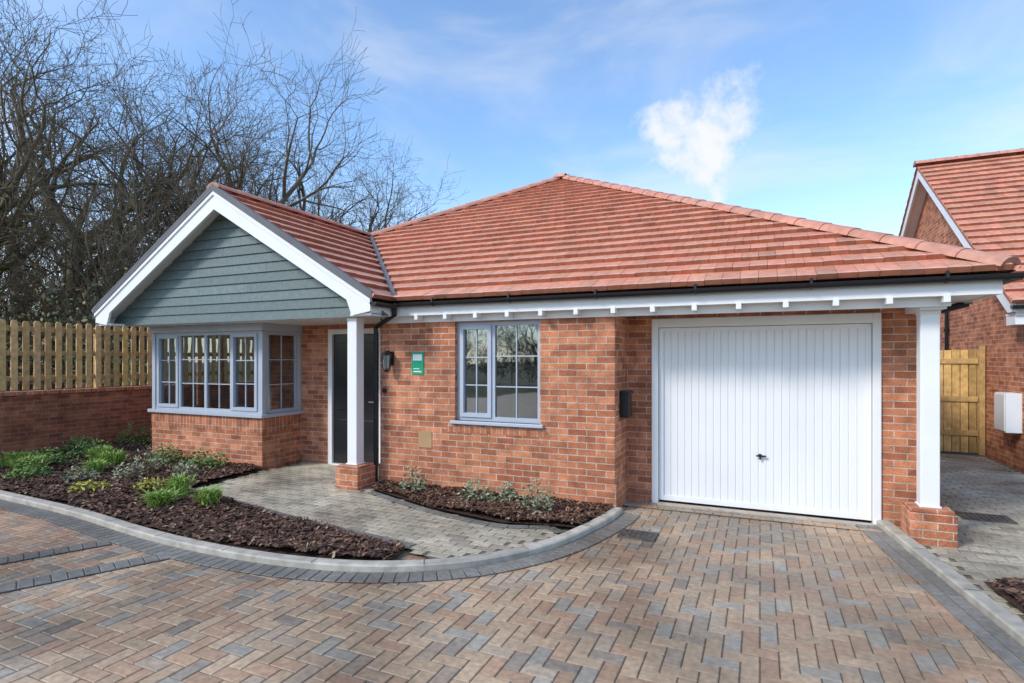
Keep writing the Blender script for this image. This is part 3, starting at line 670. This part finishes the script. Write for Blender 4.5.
# ================================================================ TREES
def rv(r): return Vector((r.gauss(0,1),r.gauss(0,1),r.gauss(0,1)))
def grow(segs,p,d,L,r,lev,mx,R,wob=.2):
    n=[7,8,6,4,3,2][min(lev,5)]; st=L/n; r0=r
    for i in range(n):
        d=(d+rv(R)*wob*(1 if lev else .25)+Z*(.10 if lev<2 else .05)).normalized()
        q=p+d*st; r1=r*(1-.66*(i+1)/n) if lev else r*(1-.35*(i+1)/n)
        r1=max(r1,.0055)
        segs.append((*p,*q,r0,r1)); p=q; r0=r1
        if lev<mx:
            if lev==0: k=(1 if i>=2 else 0)+(2 if i==n-1 else 0)
            elif lev==1: k=(1 if (i>=1 and R.random()<.85) else 0)+(1 if i==n-1 else 0)
            elif lev==2: k=(1 if (i>=1 and R.random()<.75) else 0)+(1 if i==n-1 else 0)
            elif lev==3: k=(1 if R.random()<.7 else 0)+(1 if i==n-1 else 0)
            else: k=1 if R.random()<.5 else 0
            for _ in range(k):
                ax=d.orthogonal().normalized(); a_=R.uniform(0,6.28); ax=(ax*math.cos(a_)+d.cross(ax)*math.sin(a_)).normalized()
                an=math.radians(R.uniform(25,50) if lev==0 else R.uniform(26,60)) 
                nd=(d*math.cos(an)+ax*math.sin(an)).normalized()
                if nd.z<-.1: nd.z*=.3; nd.normalize()
                f={0:R.uniform(.55,.75)*(1 if i<n-1 else 1.5),1:R.uniform(.35,.6),2:R.uniform(.45,.7),3:R.uniform(.45,.7),4:.6}[lev]
                rr=r1*(R.uniform(.4,.6) if (lev==0 and i<n-1) else R.uniform(.6,.82))
                grow(segs,p,nd,L*f,max(rr,.0055),lev+1,mx,R,wob)
def segmesh(name,S_,mats,leaf=None,parent=None):
    S_=np.array(S_,dtype=np.float64)
    V=[];F=[];C=[];base=0
    for lo,hi,n in ((0,.02,3),(.02,.07,4),(.07,9,8)):
        s=S_[(S_[:,6]>=lo)&(S_[:,6]<hi)]
        if len(s)==0: continue
        p=s[:,:3];q=s[:,3:6];d=q-p;d/=np.linalg.norm(d,axis=1,keepdims=True)+1e-9
        ref=np.where(np.abs(d[:,2:3])<.9,np.array([[0,0,1.]]),np.array([[1.,0,0]]))
        a=np.cross(d,ref);a/=np.linalg.norm(a,axis=1,keepdims=True);b=np.cross(d,a)
        ring=[]
        for k in range(n):
            t=2*math.pi*k/n;o=a*math.cos(t)+b*math.sin(t);ring.append((p+o*s[:,6:7],q+o*s[:,7:8]))
        v=np.stack([r[0] for r in ring]+[r[1] for r in ring],axis=1).reshape(-1,3)
        idx=np.arange(len(s))*2*n+base
        f=np.stack([np.stack([idx+k,idx+(k+1)%n,idx+n+(k+1)%n,idx+n+k],1) for k in range(n)],1).reshape(-1,4)
        V.append(v);F.append(f);base+=len(v)
        C.append(np.full((len(f),),1.15 if hi<.03 else .95))
    nb=sum(len(f) for f in F)
    if leaf is not None:
        lv,lc=leaf; V.append(lv);n4=len(lv)//4;F.append(np.arange(n4*4).reshape(-1,4)+base)
    V=np.concatenate(V);F=np.concatenate(F)
    me=bpy.data.meshes.new(name); me.vertices.add(len(V));me.vertices.foreach_set('co',V.ravel().astype(np.float32))
    me.loops.add(len(F)*4);me.loops.foreach_set('vertex_index',F.ravel().astype(np.int32))
    me.polygons.add(len(F));me.polygons.foreach_set('loop_start',np.arange(len(F),dtype=np.int32)*4); me.polygons.foreach_set('loop_total',np.full(len(F),4,dtype=np.int32))
    for m in mats: me.materials.append(m)
    mi=np.zeros(len(F),dtype=np.int32); mi[nb:]=1; me.polygons.foreach_set('material_index',mi)
    col=np.ones((len(F),4,4),dtype=np.float32); cc=np.concatenate(C); col[:nb,:,:3]=cc[:,None,None]
    if leaf is not None: col[nb:,:,:3]=np.asarray(lc)[:,None,:]
    me.update(calc_edges=True)
    ca=me.color_attributes.new(name='Col',type='FLOAT_COLOR',domain='CORNER'); ca.data.foreach_set('color',col.ravel())
    return me
def leaves(pts,sz,base,rg,var=.5):
    n=len(pts); u=rg.normal(size=(n,3));u/=np.linalg.norm(u,axis=1,keepdims=True);v=np.cross(u,rg.normal(size=(n,3)));v/=np.linalg.norm(v,axis=1,keepdims=True)
    s=sz*rg.uniform(.6,1.3,(n,1)); lv=np.stack([pts-u*s,pts+v*s*.6,pts+u*s,pts-v*s*.6],1).reshape(-1,3)
    lc=np.array(base)[None,:]*rg.uniform(1-var,1+var,(n,1))*np.ones((n,3)); return lv,lc
rg=np.random.default_rng(5)
trees=[]
for sd in (11,23,37,51):
    R=random.Random(sd); sg=[]; lean=Vector((R.uniform(-.14,.14),R.uniform(-.14,.14),1)).normalized()
    grow(sg,Vector((0,0,-.3)),lean,5.0,.235,0,5,R,.17)
    A=np.array(sg)
    th=A[A[:,6]>.05]; pk=th[rg.integers(0,len(th),1800)]; tt=rg.random((1800,1)); pts=pk[:,:3]*(1-tt)+pk[:,3:6]*tt; pts=pts[pts[:,2]<5.5]; pts=pts+rg.normal(scale=.10,size=pts.shape)
    trees.append((segmesh('oak',sg,[M['bark'],M['leaf']],leaves(pts,.045,(.16,.17,.045),rg)),A[:,5].max()))
    print('tree segs',len(sg),'h',A[:,5].max(),'spread',A[:,3].min(),A[:,3].max())
TR=[(-29,13.4,19,0,.3),(-24.6,13.15,17.5,3,1.9),(-20.9,12.6,16.3,1,2.1),(-28.7,20.1,19.5,2,3.3),(-24,18.9,18,0,4.6),(-19.5,17.6,16.2,2,.6),(-24,24.3,17,1,.4),(-23.3,26.9,15.5,3,5.2),(-21.6,28.6,14.5,0,2.2),(-20.2,30.8,12.8,1,1.2),(-39,19.7,20,2,4),(-23.5,9.4,15,3,.9),(-34,27,19,3,2.5),(-21.5,21.5,15,3,3.9),(-18.8,33.5,11.5,2,2.6),(-19.5,25.5,14,1,5.6)]
TR+=[(-14,-24,11,0,1),(-7,-26,12,1,2),(2,-25,11,2,3),(-20,-20,12,3,3)]  # unseen oaks behind the camera, added to give the window panes something to reflect
for x,y,h,k,rz in TR:
    me,h0=trees[k]; o=bpy.data.objects.new('bare_oak_tree',me); S.collection.objects.link(o); o.location=(x,y,0); s=h/h0; o.scale=(s,s,s); o.rotation_euler=(0,0,rz)
sap=[]
for sd in (3,4,5,6):
    R=random.Random(sd); sg=[]
    grow(sg,Vector((0,0,-.1)),Vector((R.uniform(-.1,.1),R.uniform(-.1,.1),1)).normalized(),2.2,.045,0,3,R,.15); sap.append(np.array(sg)); print('sap',len(sg),sap[-1][:,5].max())
allS=[]
def addsap(X,Yv,hh,i):
    a=sap[i%4].copy(); sc=hh/a[:,5].max(); th=rg.uniform(0,6.28); c_,s_=math.cos(th),math.sin(th)
    for o in (0,3):
        x=a[:,o].copy();y=a[:,o+1].copy(); a[:,o]=(x*c_-y*s_)*sc*.8+X;a[:,o+1]=(x*s_+y*c_)*sc*.8+Yv;a[:,o+2]*=sc
    a[:,6:]*=sc*.9; a[:,6:]=np.maximum(a[:,6:],.010); allS.append(a)
for i in range(230):
    D=rg.uniform(18,48); t=rg.uniform(-1.25,-.05); r=D*t
    X=-.405*D+.914*r;Yv=.914*D+.405*r
    if X>-13.0 and Yv<21: continue
    addsap(X,Yv,rg.uniform(4.0,9.5),i)
for i in range(50): addsap(rg.uniform(-28,12),rg.uniform(-26,-18),rg.uniform(3,6),i)  # unseen saplings behind the camera, added to darken the window reflections
allS=np.concatenate(allS)
pts=[];cols=[]
def addbush(X,Yv,n,zr=1.6):
    R_=rg.uniform(.8,2.0); q=rg.normal(size=(n,3))*np.array([R_*.55,R_*.55,R_*.5]); q[:,2]=np.abs(q[:,2])+rg.uniform(0,zr); q[:,0]+=X;q[:,1]+=Yv
    pts.append(q); b=[(.05,.09,.03),(.15,.12,.06),(.18,.125,.06),(.10,.12,.04)][rg.integers(0,4)]
    cols.append(np.array(b)[None,:]*rg.uniform(.5,1.5,(n,1)))
for i in range(220):
    D=rg.uniform(16,42); t=rg.uniform(-1.25,-.1); r=D*t; X=-.405*D+.914*r;Yv=.914*D+.405*r
    if X>-13.0 and Yv<21: continue
    addbush(X,Yv,260,2.6)
for i in range(60): addbush(rg.uniform(-28,12),rg.uniform(-24,-17),160,1.6)  # unseen bushes behind the camera, added to cover bright low sky mirrored in glass
pts=np.concatenate(pts);lv,_=leaves(pts,.075,(1,1,1),rg); lc=np.concatenate(cols)
me=segmesh('woodland_thicket',allS,[M['bark'],M['leaf']],(lv,lc)); o=bpy.data.objects.new('woodland_thicket',me); S.collection.objects.link(o)
print('thicket segs',len(allS))

# ================================================================ WORLD / LIGHT / CAMERA
Wd=bpy.data.worlds.new('World'); S.world=Wd; Wd.use_nodes=True; nt=Wd.node_tree;N=nt.nodes;L=nt.links
bg=N['Background']; bg.inputs[1].default_value=.15
sky=N.new('ShaderNodeTexSky'); sky.sky_type='NISHITA'; sky.sun_disc=False
el,az=38,215
sky.sun_elevation=math.radians(el); sky.sun_rotation=math.radians(az); sky.air_density=1; sky.dust_density=.5; sky.ozone_density=1.5
sm=N.new('ShaderNodeVectorMath'); sm.operation='MULTIPLY'; sm.inputs[1].default_value=(1.45,1.72,1.92); L.new(sky.outputs[0],sm.inputs[0])
tc=N.new('ShaderNodeTexCoord')
mp=N.new('ShaderNodeMapping'); mp.inputs['Scale'].default_value=(1,1,2.6); L.new(tc.outputs['Generated'],mp.inputs[0])
n1=N.new('ShaderNodeTexNoise'); n1.inputs['Scale'].default_value=2.2; n1.inputs['Detail'].default_value=9; n1.inputs['Roughness'].default_value=.55; n1.inputs['Distortion'].default_value=.5; L.new(mp.outputs[0],n1.inputs[0])
r1=N.new('ShaderNodeMapRange'); r1.interpolation_type='SMOOTHSTEP'; r1.inputs[1].default_value=.42; r1.inputs[2].default_value=.80; r1.inputs[3].default_value=.02; r1.inputs[4].default_value=.6; L.new(n1.outputs[0],r1.inputs[0])
n2=N.new('ShaderNodeTexNoise'); n2.inputs['Scale'].default_value=8; n2.inputs['Detail'].default_value=10; n2.inputs['Roughness'].default_value=.62; L.new(tc.outputs['Generated'],n2.inputs[0])
sb=N.new('ShaderNodeVectorMath'); sb.operation='SUBTRACT'; sb.inputs[1].default_value=(.5,.5,.5); L.new(n2.outputs[1],sb.inputs[0])
sc=N.new('ShaderNodeVectorMath'); sc.operation='SCALE'; sc.inputs['Scale'].default_value=.30; L.new(sb.outputs[0],sc.inputs[0])
ad=N.new('ShaderNodeVectorMath'); L.new(tc.outputs['Generated'],ad.inputs[0]); L.new(sc.outputs[0],ad.inputs[1])
di=N.new('ShaderNodeVectorMath'); di.operation='DISTANCE'; di.inputs[1].default_value=(-.075,.940,.325); L.new(ad.outputs[0],di.inputs[0])
r2=N.new('ShaderNodeMapRange'); r2.interpolation_type='SMOOTHSTEP'; r2.inputs[1].default_value=.115; r2.inputs[2].default_value=.035; r2.inputs[3].default_value=0; r2.inputs[4].default_value=.95; L.new(di.outputs['Value'],r2.inputs[0])
se=N.new('ShaderNodeSeparateXYZ'); L.new(tc.outputs['Generated'],se.inputs[0])
r3=N.new('ShaderNodeMapRange'); r3.interpolation_type='SMOOTHSTEP'; r3.inputs[1].default_value=.36; r3.inputs[2].default_value=.0; r3.inputs[3].default_value=0; r3.inputs[4].default_value=.6; L.new(se.outputs[2],r3.inputs[0])
m1=N.new('ShaderNodeMath'); m1.operation='MAXIMUM'; L.new(r1.outputs[0],m1.inputs[0]); L.new(r2.outputs[0],m1.inputs[1])
m2=N.new('ShaderNodeMath'); m2.operation='MAXIMUM'; L.new(m1.outputs[0],m2.inputs[0]); L.new(r3.outputs[0],m2.inputs[1])
mx=N.new('ShaderNodeMix'); mx.data_type='RGBA'; L.new(m2.outputs[0],mx.inputs[0]); L.new(sm.outputs[0],mx.inputs[6]); mx.inputs[7].default_value=(6.5,6.55,6.6,1)
L.new(mx.outputs[2],bg.inputs[0])
sl=bpy.data.lights.new('sun','SUN'); sl.energy=2.8; sl.angle=math.radians(12); sl.color=(1,.94,.86)
so=bpy.data.objects.new('sun',sl); S.collection.objects.link(so)
a=math.radians(az); sd=Vector((math.sin(a)*math.cos(math.radians(el)),math.cos(a)*math.cos(math.radians(el)),math.sin(math.radians(el))))
so.rotation_euler=sd.to_track_quat('Z','Y').to_euler()
cam=bpy.data.cameras.new('camera'); co=bpy.data.objects.new('camera',cam); S.collection.objects.link(co); S.camera=co
co.location=(0,0,1.70); co.rotation_euler=(math.radians(90),0,math.radians(23.9)); cam.sensor_width=36; cam.lens=36*560/1024; cam.shift_y=.0171; cam.clip_end=1500; cam.clip_start=.05
S.view_settings.view_transform='Standard'; S.view_settings.look='None'; S.view_settings.exposure=0
